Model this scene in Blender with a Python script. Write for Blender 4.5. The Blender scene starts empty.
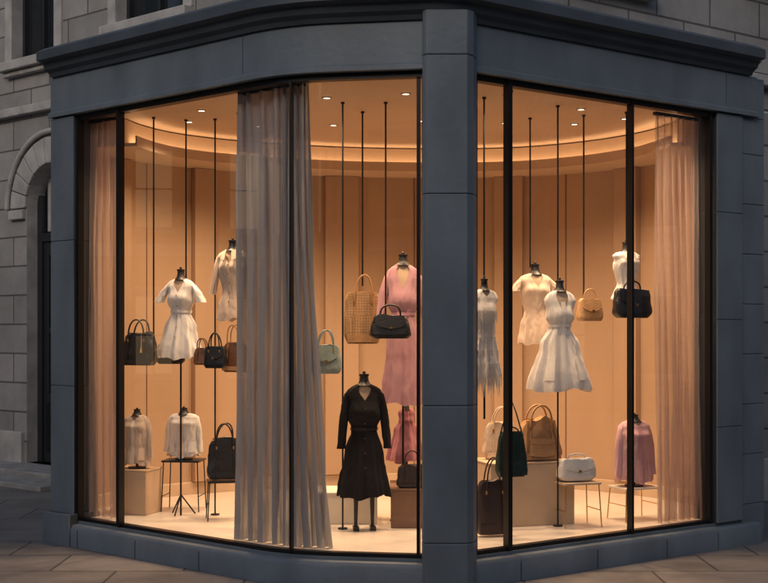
import bpy, bmesh, math, random
from mathutils import Vector, noise
random.seed(7)
S = bpy.context.scene
pi = math.pi

# ------------------------------------------------------------------ materials
def new_mat(name):
    m = bpy.data.materials.new(name); m.use_nodes = True
    nt = m.node_tree; nt.nodes.clear()
    out = nt.nodes.new('ShaderNodeOutputMaterial')
    return m, nt, out

def mat(name, col, rough=0.6, metal=0.0, nscale=6.0, nvar=0.15, bump=0.0, bscale=60.0, sheen=0.0, transl=0.0, spec=0.5, streak=0.0, weave=0):
    m, nt, out = new_mat(name)
    b = nt.nodes.new('ShaderNodeBsdfPrincipled')
    tc = nt.nodes.new('ShaderNodeTexCoord')
    nz = nt.nodes.new('ShaderNodeTexNoise'); nz.inputs['Scale'].default_value = nscale; nz.inputs['Detail'].default_value = 6
    if streak:
        mp = nt.nodes.new('ShaderNodeMapping'); mp.inputs['Scale'].default_value = (1, 1, streak)
        nt.links.new(tc.outputs['Object'], mp.inputs[0]); nt.links.new(mp.outputs[0], nz.inputs['Vector'])
    else: nt.links.new(tc.outputs['Object'], nz.inputs['Vector'])
    rp = nt.nodes.new('ShaderNodeValToRGB')
    lo = [c*(1-nvar) for c in col]; hi = [min(1, c*(1+nvar)) for c in col]
    rp.color_ramp.elements[0].position = .3; rp.color_ramp.elements[0].color = (*lo, 1)
    rp.color_ramp.elements[1].position = .7; rp.color_ramp.elements[1].color = (*hi, 1)
    nt.links.new(nz.outputs['Fac'], rp.inputs['Fac'])
    colout = rp.outputs['Color']
    if weave:
        ck = nt.nodes.new('ShaderNodeTexChecker'); ck.inputs['Scale'].default_value = weave
        ck.inputs[1].default_value=(1,1,1,1); ck.inputs[2].default_value=(.68,.64,.60,1)
        mp2 = nt.nodes.new('ShaderNodeMapping'); mp2.inputs['Rotation'].default_value=(0,.785,0)
        nt.links.new(tc.outputs['Object'], mp2.inputs[0]); nt.links.new(mp2.outputs[0], ck.inputs['Vector'])
        mu = nt.nodes.new('ShaderNodeVectorMath'); mu.operation='MULTIPLY'
        nt.links.new(colout, mu.inputs[0]); nt.links.new(ck.outputs['Color'], mu.inputs[1]); colout = mu.outputs[0]
    nt.links.new(colout, b.inputs['Base Color'])
    b.inputs['Roughness'].default_value = rough
    b.inputs['Metallic'].default_value = metal
    b.inputs['Specular IOR Level'].default_value = spec
    b.inputs['Sheen Weight'].default_value = sheen
    if bump > 0:
        n2 = nt.nodes.new('ShaderNodeTexNoise'); n2.inputs['Scale'].default_value = bscale; n2.inputs['Detail'].default_value = 4
        nt.links.new(tc.outputs['Object'], n2.inputs['Vector'])
        bp = nt.nodes.new('ShaderNodeBump'); bp.inputs['Strength'].default_value = bump; bp.inputs['Distance'].default_value = .01
        nt.links.new(n2.outputs['Fac'], bp.inputs['Height'])
        nt.links.new(bp.outputs['Normal'], b.inputs['Normal'])
    if transl > 0:
        t = nt.nodes.new('ShaderNodeBsdfTranslucent')
        nt.links.new(colout, t.inputs['Color'])
        mx = nt.nodes.new('ShaderNodeMixShader'); mx.inputs[0].default_value = transl
        nt.links.new(b.outputs[0], mx.inputs[1]); nt.links.new(t.outputs[0], mx.inputs[2])
        nt.links.new(mx.outputs[0], out.inputs[0])
    else:
        nt.links.new(b.outputs[0], out.inputs[0])
    return m

def sheer_mat(name, col, alpha, transl=.5):
    m, nt, out = new_mat(name)
    d = nt.nodes.new('ShaderNodeBsdfDiffuse'); d.inputs['Color'].default_value = (*col, 1)
    t = nt.nodes.new('ShaderNodeBsdfTranslucent'); t.inputs['Color'].default_value = (*col, 1)
    m1 = nt.nodes.new('ShaderNodeMixShader'); m1.inputs[0].default_value = transl
    nt.links.new(d.outputs[0], m1.inputs[1]); nt.links.new(t.outputs[0], m1.inputs[2])
    tr = nt.nodes.new('ShaderNodeBsdfTransparent')
    tc = nt.nodes.new('ShaderNodeTexCoord')
    w = nt.nodes.new('ShaderNodeTexNoise'); w.inputs['Scale'].default_value = 22
    mp = nt.nodes.new('ShaderNodeMapping'); mp.inputs['Scale'].default_value = (1, 1, .08)
    nt.links.new(tc.outputs['Object'], mp.inputs[0]); nt.links.new(mp.outputs[0], w.inputs['Vector'])
    mr = nt.nodes.new('ShaderNodeMapRange'); mr.inputs[1].default_value=.35; mr.inputs[2].default_value=.65
    mr.inputs[3].default_value=alpha-.1; mr.inputs[4].default_value=min(1,alpha+.1)
    nt.links.new(w.outputs['Fac'], mr.inputs[0])
    m2 = nt.nodes.new('ShaderNodeMixShader')
    nt.links.new(mr.outputs[0], m2.inputs[0]); nt.links.new(tr.outputs[0], m2.inputs[1]); nt.links.new(m1.outputs[0], m2.inputs[2])
    nt.links.new(m2.outputs[0], out.inputs[0])
    return m

def block_mat(name, c1, c2, mortar, bw, bh, msize=.012, plane='XZ', rough=.85, bump=.6, grime=.35, offset=.5):
    m, nt, out = new_mat(name)
    b = nt.nodes.new('ShaderNodeBsdfPrincipled'); b.inputs['Roughness'].default_value = rough
    tc = nt.nodes.new('ShaderNodeTexCoord')
    sp = nt.nodes.new('ShaderNodeSeparateXYZ'); nt.links.new(tc.outputs['Object'], sp.inputs[0])
    cb = nt.nodes.new('ShaderNodeCombineXYZ')
    nt.links.new(sp.outputs[0], cb.inputs[0]); nt.links.new(sp.outputs[2 if plane == 'XZ' else 1], cb.inputs[1])
    br = nt.nodes.new('ShaderNodeTexBrick'); br.inputs['Scale'].default_value = 1
    br.offset = offset
    br.inputs['Brick Width'].default_value = bw; br.inputs['Row Height'].default_value = bh
    br.inputs['Mortar Size'].default_value = msize; br.inputs['Mortar Smooth'].default_value = .4
    br.inputs['Color1'].default_value = (*c1, 1); br.inputs['Color2'].default_value = (*c2, 1); br.inputs['Mortar'].default_value = (*mortar, 1)
    nt.links.new(cb.outputs[0], br.inputs['Vector'])
    n1 = nt.nodes.new('ShaderNodeTexNoise'); n1.inputs['Scale'].default_value = 1.3; n1.inputs['Detail'].default_value = 9; n1.inputs['Roughness'].default_value = .7
    nt.links.new(tc.outputs['Object'], n1.inputs['Vector'])
    mr = nt.nodes.new('ShaderNodeMapRange'); mr.inputs[1].default_value = .3; mr.inputs[2].default_value = .7; mr.inputs[3].default_value = 1-grime; mr.inputs[4].default_value = 1.12
    nt.links.new(n1.outputs['Fac'], mr.inputs[0])
    mx = nt.nodes.new('ShaderNodeVectorMath'); mx.operation = 'SCALE'
    nt.links.new(br.outputs['Color'], mx.inputs[0]); nt.links.new(mr.outputs[0], mx.inputs['Scale'])
    nt.links.new(mx.outputs[0], b.inputs['Base Color'])
    n2 = nt.nodes.new('ShaderNodeTexNoise'); n2.inputs['Scale'].default_value = 28; n2.inputs['Detail'].default_value = 6
    nt.links.new(tc.outputs['Object'], n2.inputs['Vector'])
    ma = nt.nodes.new('ShaderNodeMath'); ma.operation = 'MULTIPLY_ADD'
    nt.links.new(br.outputs['Fac'], ma.inputs[0]); ma.inputs[1].default_value = -1.0
    m3 = nt.nodes.new('ShaderNodeMath'); m3.operation='MULTIPLY'; m3.inputs[1].default_value=.35
    nt.links.new(n2.outputs['Fac'], m3.inputs[0]); nt.links.new(m3.outputs[0], ma.inputs[2])
    bp = nt.nodes.new('ShaderNodeBump'); bp.inputs['Strength'].default_value = bump; bp.inputs['Distance'].default_value = .012
    nt.links.new(ma.outputs[0], bp.inputs['Height']); nt.links.new(bp.outputs['Normal'], b.inputs['Normal'])
    nt.links.new(b.outputs[0], out.inputs[0])
    return m

def glass_mat():
    m, nt, out = new_mat('window_glass_mat')
    tr = nt.nodes.new('ShaderNodeBsdfTransparent'); tr.inputs[0].default_value = (.96, .96, .96, 1)
    gl = nt.nodes.new('ShaderNodeBsdfGlossy'); gl.inputs['Roughness'].default_value = .01
    ge = nt.nodes.new('ShaderNodeNewGeometry')
    dt = nt.nodes.new('ShaderNodeVectorMath'); dt.operation='DOT_PRODUCT'
    nt.links.new(ge.outputs['Normal'], dt.inputs[0]); nt.links.new(ge.outputs['Incoming'], dt.inputs[1])
    ab = nt.nodes.new('ShaderNodeMath'); ab.operation='ABSOLUTE'; nt.links.new(dt.outputs['Value'], ab.inputs[0])
    om = nt.nodes.new('ShaderNodeMath'); om.operation='SUBTRACT'; om.inputs[0].default_value=1; nt.links.new(ab.outputs[0], om.inputs[1])
    pw = nt.nodes.new('ShaderNodeMath'); pw.operation='POWER'; pw.inputs[1].default_value=5; nt.links.new(om.outputs[0], pw.inputs[0])
    mp = nt.nodes.new('ShaderNodeMath'); mp.operation='MULTIPLY_ADD'; mp.inputs[1].default_value=.92; mp.inputs[2].default_value=.08; mp.use_clamp=True
    nt.links.new(pw.outputs[0], mp.inputs[0])
    mx = nt.nodes.new('ShaderNodeMixShader'); nt.links.new(mp.outputs[0], mx.inputs[0])
    nt.links.new(tr.outputs[0], mx.inputs[1]); nt.links.new(gl.outputs[0], mx.inputs[2]); nt.links.new(mx.outputs[0], out.inputs[0])
    return m

def emis_mat(name, col, s, sample=True):
    m, nt, out = new_mat(name)
    e = nt.nodes.new('ShaderNodeEmission'); e.inputs[0].default_value = (*col, 1); e.inputs[1].default_value = s
    nt.links.new(e.outputs[0], out.inputs[0])
    if not sample: m.cycles.emission_sampling = 'NONE'
    return m

M = {}
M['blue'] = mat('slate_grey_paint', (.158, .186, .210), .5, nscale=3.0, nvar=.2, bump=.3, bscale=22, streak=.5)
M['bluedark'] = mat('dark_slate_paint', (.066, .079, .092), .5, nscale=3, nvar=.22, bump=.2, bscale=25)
M['black'] = mat('black_metal', (.012, .012, .013), .35, metal=.3, nvar=.1)
M['stone'] = block_mat('limestone_blocks', (.37, .35, .335), (.28, .27, .26), (.12, .11, .105), .72, .34)
M['stone_trim'] = mat('limestone_trim', (.40, .38, .36), .8, nscale=5, nvar=.22, bump=.5, bscale=30)
M['doordark'] = mat('dark_door_paint', (.02, .022, .026), .4)
M['pave'] = block_mat('paving_slabs', (.24, .215, .20), (.17, .155, .147), (.07, .068, .065), .9, .6, msize=.01, plane='XY', rough=.6, bump=.6, grime=.5)
M['curb'] = mat('kerb_granite', (.30, .285, .27), .75, nscale=8, nvar=.25, bump=.5, bscale=50)
M['asphalt'] = mat('asphalt', (.05, .05, .052), .8, nscale=20, nvar=.3, bump=.6, bscale=120)
M['brick'] = block_mat('town_brick', (.20, .10, .07), (.15, .08, .06), (.2, .18, .16), .22, .075, msize=.008)
M['wall'] = mat('warm_plaster', (.45, .30, .19), .7, nscale=1.6, nvar=.09, bump=.1, bscale=60, streak=.3)
M['ceil'] = mat('ceiling_plaster', (.54, .39, .27), .7, nscale=2, nvar=.05)
M['floor'] = mat('display_floor', (.78, .69, .59), .3, nscale=2, nvar=.08, bump=.05, bscale=10)
M['glass'] = glass_mat()
M['darkglass'] = mat('dark_window_pane', (.015, .018, .022), .06, nvar=.05)
M['lamp'] = emis_mat('downlight_lens', (1, .8, .55), 5)
M['addedglow'] = emis_mat('added_ceiling_glow', (1, .66, .36), 9)  # emission for the added strip that lifts the room's brightness
M['litwin'] = emis_mat('lit_room_window', (1, .68, .38), .7, sample=False)
M['bark'] = mat('tree_bark', (.09, .07, .055), .9, nscale=15, nvar=.3, bump=.8, bscale=40)
M['gold'] = mat('brass', (.75, .5, .2), .3, metal=1, nvar=.05)
def fab(n, c, **k): return mat(n, c, .8, nscale=7, nvar=.13, bump=.35, bscale=160, sheen=.2, transl=k.get('t', .12), streak=.3)
M['white'] = fab('ivory_fabric', (.78, .74, .71))
M['cream'] = fab('cream_fabric', (.66, .52, .41))
M['pink'] = fab('pink_fabric', (.57, .30, .34))
M['palepink'] = fab('pale_pink_fabric', (.68, .40, .42))
M['rosefab'] = fab('rose_fabric', (.50, .19, .22))
M['blackfab'] = mat('black_fabric', (.008, .007, .008), .8, nvar=.3, bump=.4, bscale=140, sheen=.0, spec=.25)
M['form'] = mat('mannequin_form', (.50, .36, .25), .6)
def lea(n, c, r=.38, **k): return mat(n, c, r, nscale=12, nvar=.16, bump=.35, bscale=110, **k)
M['lblack'] = lea('black_leather', (.012, .011, .012), .33)
M['lbrown'] = lea('brown_leather', (.17, .07, .03))
M['ldark'] = lea('dark_brown_leather', (.035, .019, .014))
M['ltan'] = lea('tan_leather', (.42, .23, .10))
M['lwoven'] = lea('woven_tan_leather', (.46, .28, .14), .5, weave=70)
M['lgreen'] = lea('dark_green_leather', (.012, .036, .023), .3)
M['lsage'] = lea('sage_leather', (.24, .30, .28))
M['lwhite'] = lea('white_leather', (.70, .68, .64))
M['boxbeige'] = mat('beige_plinth_paint', (.56, .41, .28), .6, nvar=.07)
M['boxwhite'] = mat('white_plinth_paint', (.76, .69, .60), .5, nvar=.05)
M['boxbrown'] = mat('brown_plinth_paint', (.20, .11, .065), .5, nvar=.12)
M['lcream'] = lea('cream_leather', (.62, .49, .37), .5)
M['graycurt'] = sheer_mat('grey_curtain_cloth', (.42, .40, .40), .92, .13)
M['sheer'] = sheer_mat('sheer_blush_cloth', (.60, .45, .39), .52, .4)

# ------------------------------------------------------------------ mesh builder
class MB:
    def __init__(s): s.v=[]; s.f=[]; s.mi=[]; s.mats=[]
    def mid(s, m):
        if m not in s.mats: s.mats.append(m)
        return s.mats.index(m)
    def grid(s, rows, m, closed=False, cap0=False, cap1=False):
        i = s.mid(m); b = len(s.v); n = len(rows[0])
        for r in rows: s.v += [tuple(p) for p in r]
        for a in range(len(rows)-1):
            for c in range(n if closed else n-1):
                d = (c+1) % n
                s.f.append((b+a*n+c, b+a*n+d, b+(a+1)*n+d, b+(a+1)*n+c)); s.mi.append(i)
        if cap0: s.f.append(tuple(b+c for c in range(n))); s.mi.append(i)
        if cap1: s.f.append(tuple(b+(len(rows)-1)*n+c for c in range(n))); s.mi.append(i)
    def poly(s, pts, m):
        b = len(s.v); s.v += [tuple(p) for p in pts]; s.f.append(tuple(range(b, b+len(pts)))); s.mi.append(s.mid(m))
    def box(s, x0, x1, y0, y1, z0, z1, m):
        s.grid([[(x0,y0,z0),(x1,y0,z0),(x1,y1,z0),(x0,y1,z0)], [(x0,y0,z1),(x1,y0,z1),(x1,y1,z1),(x0,y1,z1)]], m, True, True, True)
    def prism(s, pts, z0, z1, m):
        s.grid([[(p[0],p[1],z0) for p in pts], [(p[0],p[1],z1) for p in pts]], m, True, True, True)
    def tube(s, pts, r, m, n=8, flat=1.0):
        pts = [Vector(p) for p in pts]; rows = []
        for k, p in enumerate(pts):
            t = (pts[min(k+1, len(pts)-1)]-pts[max(k-1, 0)]).normalized()
            u = t.cross(Vector((0,1,0)))
            if u.length < .1: u = t.cross(Vector((1,0,0)))
            u.normalize(); w = t.cross(u)
            rr = r[k] if isinstance(r, (list, tuple)) else r
            rows.append([p+u*math.cos(2*pi*a/n)*rr+w*math.sin(2*pi*a/n)*rr*flat for a in range(n)])
        s.grid(rows, m, True, True, True)
    def sweep(s, path, prof, m, closedprof=True):
        n = len(path); rows = []
        for k in range(n):
            p = Vector(path[k]); 
            d0 = (Vector(path[k])-Vector(path[k-1])).normalized() if k else None
            d1 = (Vector(path[k+1])-Vector(path[k])).normalized() if k < n-1 else None
            if d0 is None: d0 = d1
            if d1 is None: d1 = d0
            n0 = Vector((d0.y, -d0.x)); n1 = Vector((d1.y, -d1.x)); nn = (n0+n1).normalized(); nn = nn/max(.3, nn.dot(n0))
            rows.append([(p.x+nn.x*o, p.y+nn.y*o, z) for o, z in prof])
        s.grid(rows, m, closedprof, closedprof, closedprof)
    def done(s, name, loc=(0,0,0), rotz=0, smooth=None, bevel=0, parent=None):
        me = bpy.data.meshes.new(name); me.from_pydata(s.v, [], s.f)
        for mm in s.mats: me.materials.append(M[mm])
        me.polygons.foreach_set('material_index', s.mi)
        bm = bmesh.new(); bm.from_mesh(me)
        bmesh.ops.recalc_face_normals(bm, faces=bm.faces); bm.to_mesh(me); bm.free()
        o = bpy.data.objects.new(name, me); S.collection.objects.link(o)
        o.location = loc; o.rotation_euler = (0, 0, rotz)
        if bevel:
            b = o.modifiers.new('bev', 'BEVEL'); b.width = bevel; b.segments = 2; b.limit_method = 'ANGLE'
        if smooth:
            me.polygons.foreach_set('use_smooth', [True]*len(me.polygons))
            try: me.set_sharp_from_angle(angle=math.radians(smooth))
            except Exception: pass
        if parent: o.parent = parent
        return o

def empty(name, loc=(0,0,0)):
    e = bpy.data.objects.new(name, None); S.collection.objects.link(e); e.location = loc; return e
def fillet(path, spec, n=10):
    out = []
    for i, p in enumerate(path):
        if i in spec:
            P = Vector(p); a = P+(Vector(path[i-1])-P).normalized()*spec[i]; c = P+(Vector(path[i+1])-P).normalized()*spec[i]
            for k in range(n+1):
                t = k/n; q = a*(1-t)**2+P*2*t*(1-t)+c*t*t; out.append((q.x, q.y))
        else: out.append(tuple(p))
    return out

# ------------------------------------------------------------------ plan of the shop (metres)
A0=(-2.54,9.62); A=(-2.46,9.55); B=(-.61,7.96); C=(.393,7.80); D=(2.65,9.44); E=(2.83,9.57)
def AB(m): return (-2.46+1.85*m, 9.55-1.59*m)
def CD(m): return (.393+2.257*m, 7.8+1.64*m)
face = fillet([A0, B, C, E], {1:.32, 2:.14})

bld = empty('corner_shop_building')
mb = MB(); mb.sweep(face, [(.07,-.1),(.07,.135),(.05,.16),(.0,.165),(0,.185),(-.2,.185),(-.2,-.1)], 'blue'); mb.done('plinth', smooth=40, parent=bld)
mb = MB()
for m_ in (.12,.4,.68): 
    p=AB(m_); mb.sweep([(p[0]-.004*.758,p[1]+.004*.652),(p[0]+.004*.758,p[1]-.004*.652)], [(.072,0),(.072,.13),(.0,.13),(.0,0)], 'bluedark')
for m_ in (.2,.45,.7,.9):
    p=CD(m_); mb.sweep([(p[0]-.004*.81,p[1]-.004*.587),(p[0]+.004*.81,p[1]+.004*.587)], [(.072,0),(.072,.13),(.0,.13),(.0,0)], 'bluedark')
mb.done('plinth_joints', parent=bld)
mb = MB(); mb.sweep(face, [(.055,3.245),(.055,3.275),(.03,3.29),(.03,3.55),(-.18,3.55),(-.18,3.245)], 'blue'); mb.done('fascia', smooth=40, parent=bld)
mb = MB()
for p,dd in [(AB(.84),(.758,-.652)),(CD(.95),(.81,.587))]:
    mb.sweep([(p[0]-dd[0]*.003,p[1]-dd[1]*.003),(p[0]+dd[0]*.003,p[1]+dd[1]*.003)], [(.032,3.30),(.032,3.54),(.0,3.54),(.0,3.30)], 'bluedark')
mb.done('fascia_joints', parent=bld)
cface = fillet([(-2.52,9.60), B, C, CD(1.05)], {1:.32, 2:.14})
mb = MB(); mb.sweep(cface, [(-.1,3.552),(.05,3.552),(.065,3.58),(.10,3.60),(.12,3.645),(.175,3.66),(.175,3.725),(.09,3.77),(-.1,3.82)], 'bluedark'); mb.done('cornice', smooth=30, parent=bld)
def frame(name, path, prof): 
    mb = MB(); mb.sweep(path, prof, 'black'); return mb.done(name, smooth=40, parent=bld)
frame('head_frame', face, [(-.002,3.205),(-.002,3.243),(-.07,3.243),(-.07,3.205)])
frame('sill_frame', face, [(-.012,.187),(-.012,.210),(-.07,.210),(-.07,.187)])
def mull(p, w, d=.05, o=.005, nm='mullion', dirv=(1,0)):
    mb = MB(); dx,dy = dirv
    mb.sweep([(p[0]-dx*w/2,p[1]-dy*w/2),(p[0]+dx*w/2,p[1]+dy*w/2)], [(o,.19),(o,3.24),(o-d,3.24),(o-d,.19)], 'black'); mb.done(nm, parent=bld)
dl=(.758,-.652); dr=(.81,.587)
mull(AB(.283), .034, dirv=dl); mull(AB(.083), .028, dirv=dl); mull((-.60,8.01), .012, dirv=(.95,-.3)); mull(CD(.188), .036, dirv=dr); mull(CD(.6), .020, dirv=dr); mull(CD(.90), .028, dirv=dr)
mull((.215,7.85), .02, dirv=(.98,-.16)); mull((.585,7.96), .02, dirv=dr)
mb = MB(); mb.sweep(fillet([AB(.06),B,C,CD(.92)],{1:.32,2:.14}), [(-.035,.2),(-.035,3.22)], 'glass', closedprof=False); mb.done('window_glass', smooth=60, parent=bld)
def pier(name, p0, p1, o, i, cuts, m='blue'):
    mb = MB()
    for z0, z1 in zip(cuts[:-1], cuts[1:]):
        mb.sweep([p0, p1], [(o,z0+.002),(o,z1-.002),(i,z1-.002),(i,z0+.002)], m)
    mb.sweep([p0, p1], [(o-.008,cuts[0]),(o-.008,cuts[-1]),(i+.01,cuts[-1]),(i+.01,cuts[0])], 'bluedark')
    mb.done(name, bevel=.004, parent=bld)
pier('left_pier', A0, AB(.075), .03, -.2, [.186,1.2,2.3,3.24])
pier('right_pier', CD(.915), CD(1.02), .03, -.2, [.186,.9,1.7,2.5,3.24])
pier('right_panel', CD(1.022), CD(1.12), .012, -.25, [-.1,.3,.68,1.06,1.44,1.82,2.2,2.58,2.96,3.24,3.55])
pier('left_pier_foot', (A0[0]-.02,A0[1]+.02), AB(.085), .085, -.2, [-.1,.24])
mb = MB()
pp = [(.237,7.84),(.240,7.74),(.262,7.715),(.515,7.715),(.555,7.76),(.585,7.87),(.50,8.02),(.28,8.02)]
for z0, z1 in zip([-.1,.3,1.15,2.46,3.32], [.3,1.15,2.46,3.32,3.60]):
    mb.prism(pp, z0+.002, z1-.002, 'blue')
cx,cy=.41,7.87
mb.prism([(cx+(x-cx)*.97, cy+(y-cy)*.95) for x,y in pp], -.1, 3.59, 'bluedark')
mb.done('corner_pillar', bevel=.006, parent=bld)
mb = MB(); mb.box(-2.54,-2.42,9.80,13.0,-.1,3.60,'blue'); mb.box(2.86,2.94,9.9,11.5,-.1,3.60,'blue'); mb.done('flank_walls', parent=bld)
mb = MB(); rp=[A0]+[(x,y) for x,y in fillet([A0,B,C,E],{1:.32,2:.14})[1:-1]]+[E,(2.93,9.66),(2.93,11.47),(1.1,12.4),(-2.54,13.1)]
mb.poly([(x,y+.03,3.70) for x,y in rp], 'bluedark'); mb.done('bay_roof', parent=bld)

# ------------------------------------------------------------------ stone walls
def stone_wall(name, origin, rot, u0, u1, z0, z1, ops, m='stone', depth=.28):
    mb = MB(); us = u0
    for ua, ub, za, zb, arch in sorted(ops):
        if ua > us: mb.poly([(us,0,z0),(ua,0,z0),(ua,0,z1),(us,0,z1)], m)
        if za > z0: mb.poly([(ua,0,z0),(ub,0,z0),(ub,0,za),(ua,0,za)], m)
        if arch:
            r=(ub-ua)/2; c=(ua+ub)/2; N=16; zs=zb-r
            pts=[(c-r*math.cos(pi*k/N), zs+r*math.sin(pi*k/N)) for k in range(N+1)]
            for k in range(N):
                (xa,zA),(xb,zB)=pts[k],pts[k+1]
                mb.poly([(xa,0,zA),(xb,0,zB),(xb,0,z1),(xa,0,z1)], m)
                mb.poly([(xa,0,zA),(xb,0,zB),(xb,depth,zB),(xa,depth,zA)], 'stone_trim')
            zt=zs
        else:
            mb.poly([(ua,0,zb),(ub,0,zb),(ub,0,z1),(ua,0,z1)], m)
            mb.poly([(ua,0,zb),(ub,0,zb),(ub,depth,zb),(ua,depth,zb)], 'stone_trim'); zt=zb
        for uu in (ua,ub): mb.poly([(uu,0,za),(uu,depth,za),(uu,depth,zt),(uu,0,zt)], 'stone_trim')
        mb.poly([(ua,0,za),(ub,0,za),(ub,depth,za),(ua,depth,za)], 'stone_trim')
        us = ub
    mb.poly([(us,0,z0),(u1,0,z0),(u1,0,z1),(us,0,z1)], m)
    return mb.done(name, loc=(*origin,0), rotz=rot, parent=bld)
rl = math.atan2(-.652,.758); rr_ = math.atan2(.587,.81)
PL=(-3.8,14.2)
wins=[(-.72,.12,4.76,7.2),(-2.3,-1.46,4.76,7.2),(1.25,2.35,4.88,7.2)]
stone_wall('left_wall_lower', PL, rl, -9, 2.0, -.1, 4.3, [(-.45,.52,.1,3.53,True),(-3.2,-2.2,1.0,3.4,False)])
stone_wall('left_wall_middle', PL, rl, 2.0, 6.33, 3.72, 4.3, [])
stone_wall('left_wall_upper', PL, rl, -9, 6.33, 4.3, 9, [(*w_,False) for w_ in wins], depth=.2)
mb=MB()
def u_box(a,b,y0,y1,z0,z1,m): mb.box(a,b,y0,y1,z0,z1,m)
for (ua,ub,zb) in [(-.45,.52,3.53)]:
    r=(ub-ua)/2; c=(ua+ub)/2; zs=zb-r; N=11
    for k in range(N):
        a0=pi*(k+.03)/N; a1=pi*(k+.97)/N; r2=r+.30
        q=[(c-r*math.cos(a0),zs+r*math.sin(a0)),(c-r2*math.cos(a0),zs+r2*math.sin(a0)),(c-r2*math.cos(a1),zs+r2*math.sin(a1)),(c-r*math.cos(a1),zs+r*math.sin(a1))]
        mb.grid([[(x,-.035,z) for x,z in q],[(x,.1,z) for x,z in q]],'stone_trim',True,True,True)
    r2=r+.36
    mb.tube([(c-r2*math.cos(pi*k/20),-.03,zs+r2*math.sin(pi*k/20)) for k in range(21)],.035,'stone_trim')
for (a,b,z,z2) in wins:
    u_box(a-.15,b+.15,-.14,.15,z-.11,z,'stone_trim'); u_box(a-.1,b+.1,-.08,.1,z-.17,z-.112,'stone_trim')
    u_box(a-.14,a-.002,-.035,.1,z+.002,7.35,'stone_trim'); u_box(b+.002,b+.14,-.035,.1,z+.002,7.35,'stone_trim')
u_box(-9,6.3,-.09,.1,4.12,4.22,'stone_trim'); u_box(-9,-.5,-.05,.1,-.1,.45,'stone_trim')
u_box(-.75,-.47,-.06,.1,2.92,3.03,'stone_trim')
mb.done('wall_trim', loc=(*PL,0), rotz=rl, bevel=.012, parent=bld)
mb=MB()
for (a,b,z0,z1) in wins:
    mb.box(a,b,.17,.19,z0,z1,'darkglass')
    for (p,q,r,t) in [(a,a+.05,z0,z1),(b-.05,b,z0,z1),(a+.05,b-.05,z0,z0+.07),(a+.05,b-.05,(z0+z1)/2-.03,(z0+z1)/2+.03),((a+b)/2-.015,(a+b)/2+.015,z0+.07,(z0+z1)/2-.03)]:
        mb.box(p,q,.12,.168,r,t,'doordark')
mb.box(-3.2,-2.2,.24,.26,1,3.4,'darkglass')
mb.done('wall_windows', loc=(*PL,0), rotz=rl, parent=bld)
mb=MB()
mb.box(-.45,.52,.22,.27,.1,3.53,'darkglass')
for (a,b,z0,z1,y) in [(-.45,-.36,.1,3.2,.14),(.43,.52,.1,3.2,.14),(-.36,.43,2.66,2.76,.14),(-.36,.43,.1,.9,.17),(-.36,-.26,.9,2.66,.17),(.33,.43,.9,2.66,.17),(-.26,.33,2.5,2.66,.17),(-.26,.33,1.6,1.66,.17)]:
    mb.box(a,b,y,.218,z0,z1,'doordark')
mb.box(-.3,.37,.16,.168,.22,.8,'black')
mb.tube([(.30,.12,1.0),(.30,.12,1.35)],.015,'gold')
mb.box(-.33,.40,.2,.215,2.78,3.4,'stone_trim')
mb.done('arched_door', loc=(*PL,0), rotz=rl, bevel=.006, parent=bld)
mb=MB(); mb.box(-.9,.9,-.55,.22,-.05,.10,'curb'); mb.box(-1.6,1.3,-1.0,-.552,-.05,.05,'curb'); mb.done('door_step', loc=(*PL,0), rotz=rl, bevel=.01, parent=bld)
PR=(-.49,9.0)
stone_wall('right_wall_upper', PR, rr_, 1.83, 14, 3.72, 9, [(2.5,3.35,4.62,7.0,False),(4.75,5.6,5.0,7.0,False)])
stone_wall('right_wall_lower', PR, rr_, 4.15, 14, -.1, 3.718, [])
mb=MB()
mb.box(2.35,3.5,-.12,.2,4.52,4.62,'stone_trim'); mb.box(4.6,5.75,-.12,.2,4.88,4.998,'stone_trim')
mb.box(1.83,14,-.10,.1,3.95,4.05,'stone_trim')
mb.box(5.0,14,-.05,.1,-.1,.4,'stone_trim')
for a,b in[(2.5,3.35),(4.75,5.6)]:
    mb.box(a,b,.24,.26,4.6,7,'darkglass'); mb.box(a,a+.06,.18,.238,4.6,7,'doordark'); mb.box(b-.06,b,.18,.238,4.6,7,'doordark')
mb.done('right_wall_trim', loc=(*PR,0), rotz=rr_, bevel=.012, parent=bld)

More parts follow.
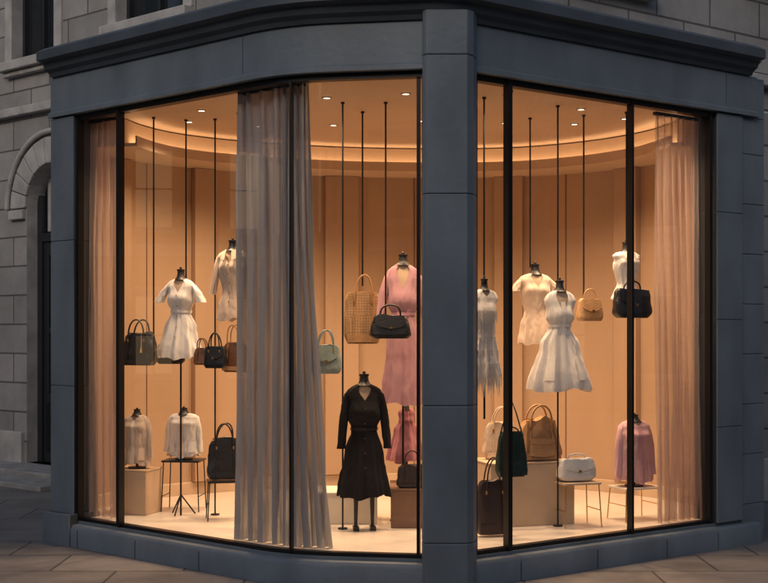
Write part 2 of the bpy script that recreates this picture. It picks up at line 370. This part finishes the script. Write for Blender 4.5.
# ------------------------------------------------------------------ ground
mb=MB(); mb.poly([(-400,-400,-.16),(400,-400,-.16),(400,400,-.16),(-400,400,-.16)],'asphalt'); mb.done('ground')
mb=MB(); mb.box(-18,18,5.2,30,-.15,-.0,'pave'); mb.done('pavement')
mb=MB()
for k in range(24): mb.box(-18+k*1.5,-18+k*1.5+1.492,5.02,5.19,-.158,.006,'curb')
mb.done('kerb', bevel=.012)
mb=MB(); mb.box(-60,60,-12,-8.5,-.158,-.01,'pave'); mb.done('pavement')
def blocker_house(x,y,rot,w,h,bm_):  # unseen houses, added to keep the bright horizon sky out of glass reflections
    mb=MB(); mb.box(-w/2,w/2,0,9,-.16,h,bm_)
    mb.box(-w/2-.05,w/2+.05,-.35,.0-.002,h-.5,h+.1,'stone_trim'); mb.box(-w/2,w/2,-.12,-.002,3.5,3.8,'stone_trim')
    n=int(w//2.1)
    for fl in range(int((h-1)//3.3)):
        for k in range(n):
            cxx=-w/2+(k+.5)*w/n; z=fl*3.3+(.9 if fl else .6)
            lit='litwin' if random.random()<.12 else 'darkglass'
            mb.box(cxx-.5,cxx+.5,-.03,-.002,z,z+1.9,lit)
            mb.box(cxx-.6,cxx+.6,-.14,-.002,z-.14,z-.002,'stone_trim'); mb.box(cxx-.6,cxx+.6,-.08,-.002,z+1.902,z+2.15,'stone_trim')
            mb.box(cxx-.02,cxx+.02,-.05,-.032,z,z+1.9,'doordark'); mb.box(cxx-.5,cxx+.5,-.05,-.032,z+.93,z+.97,'doordark')
    mb.done('reflection_blocker_house',loc=(x,y,0),rotz=rot)
for k,(w_,h_) in enumerate([(11,11),(9,12.5),(12,10.5),(10,13),(11,11.5)]): blocker_house(-24+k*11.5,-12,pi,w_,h_,('brick','stone')[k%2])
for k in range(3): blocker_house(-24,-3+k*11,pi/2,10.5,(11,12.5,11.5)[k],('stone','brick')[k%2])
for k in range(3): blocker_house(24,-3+k*11,-pi/2,10.5,(12,11,12.5)[k],('brick','stone')[k%2])
mb=MB()
def branch(p, d, ln, r, lv):
    pts=[p]; q=Vector(p); dd=Vector(d)
    for k in range(4):
        dd=(dd+Vector((random.uniform(-.18,.18),random.uniform(-.18,.18),random.uniform(-.02,.14)))).normalized(); q=q+dd*ln/4; pts.append(q.copy())
    mb.tube(pts,[r*(1-.12*k) for k in range(5)],'bark',6)
    if lv<4:
        for k in range(3 if lv else 5):
            a=random.uniform(0,2*pi); sp=.75
            nd=(dd+Vector((math.cos(a)*sp,math.sin(a)*sp,.15))).normalized(); branch(pts[-1 if k<2 else -2], nd, ln*.66, r*.55, lv+1)
branch(Vector((8.4,6.3,-.05)),(0,0,1),2.3,.13,0)
mb.done('street_tree')

# ------------------------------------------------------------------ interior
room = [(-2.36,9.66),(-2.28,10.0),(-2.1,10.4),(-1.75,10.8),(-1.2,11.15),(-.4,11.45),(.6,11.55),(1.4,11.4),(2.05,10.95),(2.45,10.4),(2.60,9.95),(2.66,9.62)]
def catmull(P,n=6):
    out=[]
    for i in range(len(P)-1):
        p0=Vector(P[max(i-1,0)]);p1=Vector(P[i]);p2=Vector(P[i+1]);p3=Vector(P[min(i+2,len(P)-1)])
        for k in range(n):
            t=k/n; q=.5*((2*p1)+(p2-p0)*t+(2*p0-5*p1+4*p2-p3)*t*t+(3*p1-p0-3*p2+p3)*t**3); out.append((q.x,q.y))
    out.append(tuple(P[-1])); return out
rc = catmull(room)
inner = empty('display_room'); 
mb=MB(); mb.sweep(rc,[(0,.1),(0,3.3)],'wall',closedprof=False); mb.done('back_wall',smooth=60,parent=inner)
fr_ = [(x,y+.05) for x,y in fillet([(-2.44,9.6),B,C,(2.72,9.55)],{1:.32,2:.14})]
mb=MB(); mb.poly([(x,y,.2) for x,y in fr_+rc[::-1]],'floor'); mb.done('display_floor',parent=inner)
mb=MB(); mb.poly([(x,y,3.25) for x,y in fr_+rc[::-1]],'ceil'); mb.done('ceiling',parent=inner)
mb=MB(); mb.sweep(rc,[(.002,3.03),(.48,3.03),(.48,3.11),(.468,3.11),(.468,3.055),(.38,3.055),(.38,3.24),(.002,3.24)],'ceil'); mb.done('soffit',smooth=30,parent=inner)
mb=MB(); mb.sweep(rc[2:-2],[(.40,3.058),(.40,3.066),(.45,3.066),(.45,3.058)],'addedglow'); mb.done('added_glow_strip',parent=inner)  # hidden glowing strip added behind the soffit lip to brighten the ceiling
mb=MB(); mb.sweep(rc,[(.002,.201),(.02,.201),(.02,.30),(.002,.31)],'boxbeige'); mb.done('skirting',smooth=30,parent=inner)
mb=MB()
for i in range(4,len(rc)-3,5):
    mb.sweep([rc[i],((rc[i][0]*.93+rc[i+1][0]*.07),(rc[i][1]*.93+rc[i+1][1]*.07))],[(.001,.3),(.001,3.03),(.006,3.03),(.006,.3)],'boxbrown')
mb.done('panel_joints',parent=inner)
mb=MB()
for i in (9,19,29,39,48,56):
    mb.sweep(rc[i:i+3],[(.003,.312),(.07,.312),(.07,3.028),(.003,3.028)],'wall')
mb.done('wall_pilasters',bevel=.004,parent=inner)
spots=[(-1.52,9.75),(-1.35,9.25),(-1.0,9.95),(-.40,8.75),(-.4,9.9),(.15,8.6),(.3,9.7),(.85,8.65),(.95,9.8),(1.45,9.2),(1.5,9.85),(1.85,9.6)]
for i,(x,y) in enumerate(spots):
    mb=MB()
    ring=[(.036,0),(.036,-.008),(.027,-.008),(.024,-.003)]
    mb.grid([[(r*math.cos(2*pi*a/20),r*math.sin(2*pi*a/20),z) for a in range(20)] for r,z in ring],'ceil',True)
    mb.grid([[(r*math.cos(2*pi*a/20),r*math.sin(2*pi*a/20),-.005) for a in range(20)] for r in (.024,.001)],'lamp',True)
    o=mb.done('downlight',loc=(x,y,3.248),smooth=40)
    nar = i in (1,5,9)
    l=bpy.data.lights.new('downlight_bulb','SPOT'); l.energy=98 if not nar else 120; l.spot_size=math.radians(75 if nar else 138); l.spot_blend=1; l.shadow_soft_size=.05; l.color=(1,.67,.39)
    lo=bpy.data.objects.new('downlight_bulb',l); S.collection.objects.link(lo); lo.parent=o; lo.location=(0,0,-.06)

# ------------------------------------------------------------------ curtains
def curtain(name, top, bot, z0, z1, amp, folds, m, seed=0, ex=1.6):
    mb=MB(); N=folds*12; R=34; rows=[]
    def lerp_path(P,t):
        k=t*(len(P)-1); i=min(int(k),len(P)-2); f=k-i
        return Vector(P[i]).lerp(Vector(P[i+1]),f)
    for r in range(R+1):
        v=r/R; z=z1+(z0-z1)*v; row=[]
        for c in range(N+1):
            t=c/N; p=lerp_path(top,t).lerp(lerp_path(bot,t),v**ex)
            d=(lerp_path(bot,min(t+.01,1))-lerp_path(bot,max(t-.01,0))).normalized(); nn=Vector((d.y,-d.x))
            ph=folds*2*pi*t+3.2*noise.noise(Vector((t*3+seed,v*.9,0)))+1.3*noise.noise(Vector((t*11+seed,v*2,4)))
            a=amp*(.6+.6*v)*(1+.9*noise.noise(Vector((t*7,v*1.5,seed))))
            q=p+nn*a*math.sin(ph)+d*a*.4*math.sin(2*ph+seed)+nn*.006*noise.noise(Vector((t*30,v*12,seed))); row.append((q.x,q.y,z))
        rows.append(row)
    mb.grid(rows,m); mb.sweep([top[0],top[-1]] if len(top)==2 else top,[(.015,z1-.005),(.015,z1+.02),(-.015,z1+.02),(-.015,z1-.005)],'black')
    return mb.done(name,smooth=80)
curtain('grey_curtain',[(-.98,8.47),(-.66,8.19),(-.50,8.12)],[(-.99,8.50),(-.66,8.23),(-.34,8.11)],.205,3.21,.036,8,'graycurt',3,ex=1.3)
curtain('sheer_curtain',[(-2.36,9.62),(-2.0,9.36)],[(-2.36,9.62),(-1.99,9.36)],.21,3.2,.025,6,'sheer',5)
curtain('sheer_curtain',[(1.98,9.15),(2.40,9.46)],[(2.0,9.15),(2.42,9.46)],.21,3.2,.03,7,'sheer',8)

# ------------------------------------------------------------------ display rods
def rod(x,y,z0,z1=3.247,r=.0065):
    mb=MB(); mb.tube([(0,0,z0),(0,0,z1)],r,'black'); mb.tube([(0,0,z1-.012),(0,0,z1)],.014,'black',12)
    if z0<.25: mb.tube([(0,0,.2),(0,0,.21)],.035,'black',14)
    mb.done('display_rod',loc=(x,y,0),smooth=40)
for a in [(-1.76,9.55,1.55),(-1.53,9.66,2.0),(-1.30,9.62,.2),(-.295,8.93,.2),(.012,8.93,1.7),(1.51,9.45,1.85),(1.26,9.06,.2),(1.81,9.33,2.2),(-1.09,9.36,.85),(.70,8.74,1.95),(1.12,9.58,2.1),(.865,8.5,1.15),(-.16,9.31,1.95)]: rod(*a)

# ------------------------------------------------------------------ dresses on forms
def sm(x): x=max(0,min(1,x)); return x*x*(3-2*x)
def interp(K,t):
    if t<=K[0][0]: return K[0][1]
    for (a,b),(c,d) in zip(K[:-1],K[1:]):
        if t<=c: return b+(d-b)*sm((t-a)/(c-a))
    return K[-1][1]
def form(name,x,y,ztop,zhem,sh,hem,m,waist=None,vd=.10,pleats=9,pamp=.012,sleeve=None,yaw=0,wf=.42,belt=None,bodym='form',pole=None,legs=False,fringe=False,neck=.09,buttons=False,collar=False,placket=None,spread=.14,base=None,buckle=False):
    waist=waist or sh*.62; mb=MB(); zs=ztop-neck; L=zs-zhem
    K=[(-.02,.3*sh),(.0,.34*sh),(.05,.82*sh),(.10,.98*sh),(.2,.84*sh if waist<sh*.85 else .97*sh),(.29,.88*sh if waist<sh*.85 else .97*sh),(wf,waist),(min(.95,wf+.2),max(sh*.86,waist+(hem-waist)*.5)),(1.0,hem)]
    KD=[(0,.30*sh),(.05,.38*sh),(.12,.48*sh),(.27,.62*sh),(wf,waist*.8 if waist<sh*.85 else waist*.62),(1,hem*.72)]
    N=96; R=44; sd=random.random()*50
    def P(th,z,off=0):
        t=(zs-z)/L; rx=interp(K,t)+off; ry=interp(KD,t)+off
        f=max(0,(t-wf)/(1-wf))**.8; pl=pamp*f*math.sin(pleats*th+sd+.8*math.sin(th*2+sd))+pamp*.5*f*math.sin((pleats*2+1)*th+sd*2)
        pl+=.008*noise.noise(Vector((math.cos(th)*3,math.sin(th)*3,z*9+sd)))+.005*noise.noise(Vector((math.cos(th)*7,math.sin(th)*7,z*26+sd)))
        bust=.020*sh/.17*math.exp(-((t-.24)/.07)**2)*(max(0,math.cos(th-1.5*pi-.55))**6+max(0,math.cos(th-1.5*pi+.55))**6) if off>=0 else 0
        r=1+ (pl)/max(rx,.05)
        return (rx*r*math.cos(th), ry*r*math.sin(th)+(-bust if math.sin(th)<0 else 0), z)
    rows=[]
    for j in range(R+1):
        row=[]
        for c in range(N):
            th=2*pi*c/N; w=abs(math.cos(th)); front=math.sin(th)<0
            ztp=zs-.005-(vd*L/.7*max(0,1-w/.55) if front else .02*L*max(0,1-w/.5))
            zh=zhem+.012*math.sin(3*th+sd)+.006*math.sin(pleats*th)
            z=ztp+(zh-ztp)*(j/R); row.append(P(th,z))
        rows.append(row)
    mb.grid(rows,m,True)
    rows=[]
    for j in range(16):
        z=zs+.01-(L*.5)*j/15; rows.append([P(2*pi*c/32,z,-.010) for c in range(32)])
    mb.grid(rows,bodym,True,True,True)
    mb.grid([[(r*math.cos(2*pi*a/18),r*math.sin(2*pi*a/18),z) for a in range(18)] for r,z in [(.42*sh,zs-.012),(.30*sh,zs+.004),(.24*sh,zs+.02),(.22*sh,zs+neck*.6),(.26*sh,zs+neck*.62),(.26*sh,zs+neck*.75),(.07*sh,zs+neck*.8),(.09*sh,zs+neck*.92),(.02*sh,zs+neck)]],'lblack',True,True,True)
    if sleeve:
        ln,rad=sleeve
        for s_ in (-1,1):
            x0=s_*sh*.82; z0=zs-.075*L; n=24; rows=[]
            ctr=[]; K2=10
            for k in range(K2+1):
                q=k/K2; ctr.append((Vector((x0+s_*(rad*.35*min(1,q*3)+spread*ln*q), -.012*q-.02*ln*q, z0-ln*q)), rad*(.78+.3*min(1,q*4)-.22*q+(.30*q if ln<.2 else 0))))
            for k,(p,r) in enumerate(ctr):
                row=[]
                for a in range(n):
                    th=2*pi*a/n; r_=r*(1+.13*math.sin(5*th+k*.5+sd)*(k/K2)+.22*noise.noise(Vector((math.cos(th)*2,math.sin(th)*2,k*.8+sd+s_))))
                    row.append((p.x+r_*math.cos(th), p.y+r_*math.sin(th)*.85, p.z+(.5*r*s_*-math.cos(th)*(1-k/K2))))
                rows.append(row)
            mb.grid(rows,m,True,True,ln>=.2)
    if belt:
        zb=zs-L*wf; mb.grid([[P(2*pi*c/48,zb+dz,.007) for c in range(48)] for dz in (-.011,.011)],belt,True)
        if buckle: mb.box(-.012,.012,-waist*.8-.020,-waist*.8-.008,zb-.012,zb+.012,'gold')
    if collar:
        for s_ in(-1,1):
            mb.poly([(s_*.02,-.30*sh-.03,zs-.0),(s_*.42*sh,-.33*sh,zs-.01),(s_*.50*sh,-.52*sh-.02,zs-.10*L-.02),(s_*.03,-.60*sh-.02,zs-.16*L)],m)
    if placket:
        rows=[]
        for k in range(20):
            z=zs-L*(.12+.86*k/19); rows.append([P(1.5*pi+dx,z,.006) for dx in (-.14,-.05,.05,.14)])
        mb.grid(rows,placket)
        for s_ in (-1,1):
            rows=[]
            for k in range(4):
                z=zs-L*(.66+.08*k); rows.append([P(1.5*pi+s_*(.45+.12*dx),z,.007) for dx in range(5)])
            mb.grid(rows,m)
    if buttons:
        for k in range(5): 
            p=P(1.5*pi,zs-L*(.22+.13*k),.006); mb.tube([(p[0],p[1]-.004,p[2]),(p[0],p[1]+.004,p[2])],.0045,'gold')
    if fringe:
        for c in range(70):
            th=2*pi*c/70; p=P(th,zhem+.02,.0); q=(p[0]*1.05+random.uniform(-.01,.01),p[1]*1.03,zhem-random.uniform(.05,.15)); mb.tube([p,((p[0]+q[0])/2,(p[1]+q[1])/2,(p[2]+q[2])/2),q],[.004,.004,.001],m,4)
        for zz in (.25,.4,.55,.7,.85):
            for c in range(48):
                th=2*pi*(c+random.random()*.5)/48; p=P(th,zs-L*zz,.004); mb.tube([p,(p[0]*1.05,p[1]*1.03,p[2]-random.uniform(.05,.10))],[.004,.0015],m,4)
    if pole is not None:
        mb.tube([(0,0,pole),(0,0,zs-L*.5)],.008,'black')
        if pole<.25:
            for k in range(3):
                a=k*2*pi/3+.5; mb.tube([(0,0,.36),(.11*math.cos(a),.11*math.sin(a),.21)],.006,'black')
    if base: mb.tube([(0,0,base),(0,0,base+.012)],.07,'black',20); mb.tube([(0,0,base),(0,0,zs-L*.5)],.010,'black')
    if legs:
        for s_ in(-1,1): mb.tube([(s_*.06,0,zhem+.15),(s_*.058,0,zhem-.05),(s_*.06,0,.23)],[.02,.016,.012],'lblack'); mb.box(s_*.06-.02,s_*.06+.02,-.07,.025,.201,.23,'lblack')
    return mb.done(name,loc=(x,y,0),rotz=yaw,smooth=70)
form('white_dress_mannequin',-1.56,9.6,2.11,1.41,.120,.175,'white',sleeve=(.14,.034),spread=.45,yaw=-.25,pole=.2,belt='white',vd=.12,pamp=.016,buttons=True)
form('blouse_mannequin',-1.14,9.42,2.32,1.70,.125,.12,'cream',sleeve=(.30,.030),yaw=-.3,collar=True,vd=.14,wf=.6,pamp=.006,buttons=True)
form('pink_dress_mannequin',.14,9.2,2.20,1.08,.135,.15,'pink',sleeve=(.36,.034),vd=.13,belt='pink',wf=.36,pamp=.018,bodym='form',pole=.2)
form('black_dress_mannequin',-.142,8.9,1.33,.44,.140,.180,'blackfab',sleeve=(.40,.032),vd=.10,belt='lblack',bodym='form',legs=True,pamp=.016,pleats=8,wf=.4,yaw=.1,buttons=True,spread=.10)
form('fringed_dress_mannequin',.70,8.72,2.0,1.30,.10,.11,'white',yaw=.3,vd=.06,fringe=True,wf=.45,pole=1.0)
form('cream_top_mannequin',1.16,9.6,2.15,1.52,.135,.135,'cream',yaw=.2,vd=.14,wf=.55,pamp=.008,sleeve=(.10,.03),spread=.4)
form('flared_dress_mannequin',1.265,9.0,2.0,1.19,.120,.215,'white',yaw=.25,vd=.17,pamp=.024,pleats=8,wf=.36,belt='white',placket='white')
form('sleeveless_top_mannequin',1.81,9.34,2.30,1.86,.12,.12,'white',yaw=.4,collar=True,vd=.14,wf=.7,pamp=.004,buttons=True)
form('cream_jacket_mannequin',-1.92,9.72,1.02,.58,.105,.12,'cream',waist=.105,neck=.05,sleeve=(.30,.028),placket='boxwhite',yaw=-.3,wf=.6,pamp=.006,base=.55,vd=.07,spread=.08)
form('cream_jacket_mannequin',-1.585,9.9,1.02,.63,.120,.13,'white',waist=.118,neck=.05,sleeve=(.28,.030),placket='cream',yaw=-.1,wf=.6,pamp=.006,base=.60,vd=.07,spread=.08)
form('pink_jacket_mannequin',1.88,9.4,1.0,.49,.135,.150,'palepink',waist=.137,neck=.05,sleeve=(.38,.034),placket='pink',yaw=.4,wf=.6,pamp=.008,base=.45,vd=.06,spread=.08)
form('rose_dress_mannequin',.17,9.42,1.09,.64,.065,.145,'rosefab',neck=.05,wf=.22,pamp=.014,pleats=7,yaw=.1,base=.485,vd=.07)

# ------------------------------------------------------------------ bags
def sq(th,e=.45):
    c,s=math.cos(th),math.sin(th); return (abs(c)**e*(1 if c>=0 else -1), abs(s)**e*(1 if s>=0 else -1))
def bag(name,x,y,z0,z1,w,m,d=None,trim=None,taper=.82,handles='two',flap=False,yaw=0,pocket=False,hh=.38,woven=False,slouch=.025,strap=None,charm=False):
    trim=trim or m; d=d or w*.42; mb=MB(); H=z1-z0; bh=H*(1-hh) if handles else H; N=64; R=20; rows=[]
    sd=random.random()*30
    for j in range(R+1):
        v=j/R; z=z0+bh*v; rnd=min(1,.80+.2*math.sin(min(1,v*5)*pi/2)); ct=1 if v<.86 else 1-.16*((v-.86)/.14)**2
        tp=1+(taper-1)*v; dd=1-.5*v
        row=[]
        for c in range(N):
            th=2*pi*c/N; a,b=sq(th,.5)
            pf=1+.05*math.sin(v*pi)+slouch*noise.noise(Vector((a*2,b*2+sd,v*3)))*2.2+slouch*.6*noise.noise(Vector((a*6,b*6+sd,v*8)))
            if woven: pf+=.014*math.sin(c*pi/2)*math.cos(j*pi)
            row.append((a*w/2*tp*rnd*ct*pf, b*d/2*dd*rnd*pf, z+slouch*.35*w*noise.noise(Vector((a*1.5,sd,v)))*v*4))
        rows.append(row)
    mb.grid(rows,m,True,True,True)
    def fy(z): v=(z-z0)/bh; return -d/2*(1-.5*v)*1.06
    if handles in('two','one'):
        for s_ in ((-1,1) if handles=='two' else (0,)):
            yy=s_*d*.22; hw=w*.24; zb=z0+bh*(.80 if handles=='two' else .97); ht=z1-zb; lean=random.uniform(-.12,.12)
            mb.tube([(hw*math.cos(pi*k/14)+lean*ht*math.sin(pi*k/14), yy-(0.012 if s_<0 else 0)+ (fy(zb)-yy)*(1-math.sin(pi*k/14))*.5*(1 if s_<0 else 0), zb+ht*math.sin(pi*k/14)**.7) for k in range(15)],max(.005,w*.022),trim,8)
            if handles=='two' and s_<0:
                for sx in(-1,1): mb.tube([(sx*hw,fy(zb)-.006,zb-.015),(sx*hw,fy(zb)-.006,zb+.008)],.008,'gold',8)
    def patch(xa,xb,za,zb_,mm,off=.006,curve=0):
        rows=[]
        for j in range(7):
            z=zb_+(za-zb_)*j/6; row=[]
            for c in range(11):
                u=xa+(xb-xa)*c/10; zz=z
                if curve: zz=zb_+(z-zb_)*(1-curve*(2*c/10-1)**2)
                row.append((u*(1+(taper-1)*(zz-z0)/bh), fy(zz)*(.98-.10*abs(2*c/10-1)**4)-off, zz))
            rows.append(row)
        mb.grid(rows,mm)
    if flap:
        patch(-w*.43,w*.43,z0+bh*.42,z0+bh*.97,trim,.010,.35)
        mb.box(-.010,.010,fy(z0+bh*.45)-.020,fy(z0+bh*.45)-.010,z0+bh*.41,z0+bh*.41+.016,'gold')
    else:
        patch(-w*.44,w*.44,z0+.012,z0+bh*.20,trim,.005)
        mb.box(-w*.34,w*.34,-.005,.005,z0+bh-.004,z0+bh+.005,trim)
        for sx in (-1,1): mb.tube([(sx*w*.22,fy(z0+bh*.95)-.004,z0+bh*.95),(sx*w*.25,fy(z0+bh*.5)-.007,z0+bh*.5),(sx*w*.26,fy(z0+bh*.1)-.004,z0+bh*.08)],w*.018,trim,6,.5)
    if pocket:
        patch(-w*.32,w*.32,z0+bh*.10,z0+bh*.52,trim,.022,.1); patch(-w*.32,w*.32,z0+bh*.40,z0+bh*.54,trim,.03,.3)
        for sx in(-1,1): mb.tube([(sx*w*.30,fy(z0+bh*.9),z0+bh*.97),(sx*w*.36,fy(z0+bh*.5)-.01,z0+bh*.5),(sx*w*.40,fy(z0)-.005,z0+bh*.12)],w*.03,trim,8,.5)
    if strap: mb.tube([(-w*.38,0,z0+bh*.9),(-w*.16,0,z0+bh+strap*.6),(0,0,z0+bh+strap),(w*.16,0,z0+bh+strap*.6),(w*.38,0,z0+bh*.9)],.005,trim)
    if charm: mb.tube([(w*.2,fy(z0+bh*.8)-.02,z0+bh*.95),(w*.22,fy(z0+bh*.5)-.02,z0+bh*.6),(w*.22,fy(z0+bh*.4)-.02,z0+bh*.4)],[.003,.005,.012],'gold')
    return mb.done(name,loc=(x,y,0),rotz=yaw,smooth=50)
bag('black_handbag',-1.86,9.5,1.355,1.70,.29,'lblack',yaw=-.4,hh=.30,charm=True,slouch=.06)
bag('black_handbag',-1.66,9.72,1.36,1.62,.22,'lblack',yaw=.1)
bag('brown_handbag',-1.10,9.30,1.31,1.66,.22,'lbrown',trim='ltan',yaw=-.3)
bag('black_handbag',-1.245,9.24,1.34,1.60,.18,'lblack',yaw=-.3,flap=True)
bag('tan_handbag',-1.36,9.40,1.36,1.56,.15,'lbrown',yaw=-.2)
bag('black_tote_bag',-1.20,9.4,.505,.92,.26,'lblack',slouch=.08,yaw=.2,hh=.28)
bag('sage_handbag',-.415,8.9,1.31,1.62,.225,'lsage',flap=True,yaw=.1,hh=.34)
bag('woven_tan_bag',-.16,9.3,1.52,2.03,.27,'lwoven',trim='ltan',woven=True,hh=.25,taper=.9,yaw=.1)
bag('black_handbag',.045,8.86,1.56,1.80,.30,'lblack',handles='one',hh=.30,flap=True,yaw=.05,taper=.75)
bag('dark_brown_handbag',.20,9.02,.485,.75,.22,'ldark',handles='one',slouch=.05)
bag('tan_handbag',1.55,9.42,1.69,1.93,.22,'ltan',handles='one',flap=True,hh=.3,yaw=.4)
bag('black_shoulder_bag',1.82,9.17,1.71,1.98,.30,'lblack',flap=True,handles='one',hh=.22,taper=.94,yaw=.4)
bag('dark_green_backpack',.865,8.5,.625,.96,.23,'lgreen',handles='one',hh=.1,pocket=True,taper=.75,yaw=.35,strap=.22)
bag('dark_brown_tote_bag',.75,8.62,.215,.74,.25,'ldark',slouch=.07,yaw=.3,hh=.3)
bag('cream_tote_bag',.86,9.28,.668,1.05,.25,'lcream',yaw=.2,slouch=.06,hh=.3)
bag('tan_tote_bag',1.13,9.18,.668,1.07,.36,'ltan',yaw=.35,slouch=.08,hh=.25,pocket=True,taper=.7)
bag('white_clutch_bag',1.40,9.1,.53,.72,.29,'lwhite',flap=True,hh=.18,handles='one',yaw=.3,taper=.92)

# ------------------------------------------------------------------ stools & plinths
def stool(name,x,y,ztop,w,m='black',top='black',yaw=0):
    mb=MB(); h=w/2
    mb.box(-h,h,-h*.8,h*.8,ztop-.014,ztop,top)
    for sx in(-1,1):
        for sy in(-1,1): mb.tube([(sx*(h-.015),sy*(h*.8-.015),ztop-.014),(sx*(h+.0),sy*(h*.8),.2)],.005,m)
    for sx in(-1,1): mb.tube([(sx*(h-.006),-h*.8+.004,.32),(sx*(h-.006),h*.8-.004,.32)],.004,m)
    mb.done(name,loc=(x,y,0),rotz=yaw,bevel=.003)
stool('display_stool',-1.585,9.9,.60,.30,yaw=-.1)
stool('display_stool',-1.21,9.4,.495,.24,yaw=.2)
stool('display_stool',1.40,9.1,.52,.29,m='gold',top='boxbeige',yaw=.3)
stool('display_stool',1.88,9.4,.45,.31,m='gold',top='boxwhite',yaw=.4)
def plinth(name,x,y,w,d,z1,m,yaw=0):
    mb=MB(); mb.box(-w/2,w/2,-d/2,d/2,.201,z1,m); mb.box(-w/2-.006,w/2+.006,-d/2-.006,d/2+.006,z1+.0005,z1+.014,m); mb.done(name,loc=(x,y,0),rotz=yaw,bevel=.004)
plinth('beige_display_plinth',1.02,9.27,.66,.42,.65,'boxbeige',.3)
plinth('white_display_plinth',-.28,9.35,.46,.4,.42,'boxwhite')
plinth('brown_display_box',.19,9.22,.28,.52,.47,'boxbrown')
plinth('cream_display_plinth',-1.93,9.74,.3,.26,.535,'boxbeige',-.3)

# ------------------------------------------------------------------ world, sun, camera
w=bpy.data.worlds.new('World'); S.world=w; w.use_nodes=True; nt=w.node_tree
sky=nt.nodes.new('ShaderNodeTexSky'); sky.sky_type='NISHITA'; sky.sun_disc=False
sky.sun_elevation=math.radians(24); sky.sun_rotation=math.radians(200); sky.ozone_density=1.0; sky.dust_density=2.0
bg=nt.nodes['Background']; bg.inputs[1].default_value=.13
nt.links.new(sky.outputs[0],bg.inputs[0])
sl=bpy.data.lights.new('sun','SUN'); sl.energy=.2; sl.angle=math.radians(12); sl.color=(1,.9,.82)
so=bpy.data.objects.new('sun',sl); S.collection.objects.link(so)
az=math.radians(200); el=math.radians(24)
dirv=Vector((math.sin(az)*math.cos(el), math.cos(az)*math.cos(el), math.sin(el)))
so.rotation_euler=dirv.to_track_quat('Z','Y').to_euler()
cam=bpy.data.cameras.new('camera'); co=bpy.data.objects.new('camera',cam); S.collection.objects.link(co)
cam.sensor_width=36; cam.lens=1250/768*36; cam.shift_y=.054; cam.clip_end=1500; cam.clip_start=.05
co.location=(0,0,1.6); co.rotation_euler=(math.radians(90),0,0)
S.camera=co
S.view_settings.view_transform='Standard'; S.view_settings.look='None'; S.view_settings.exposure=0
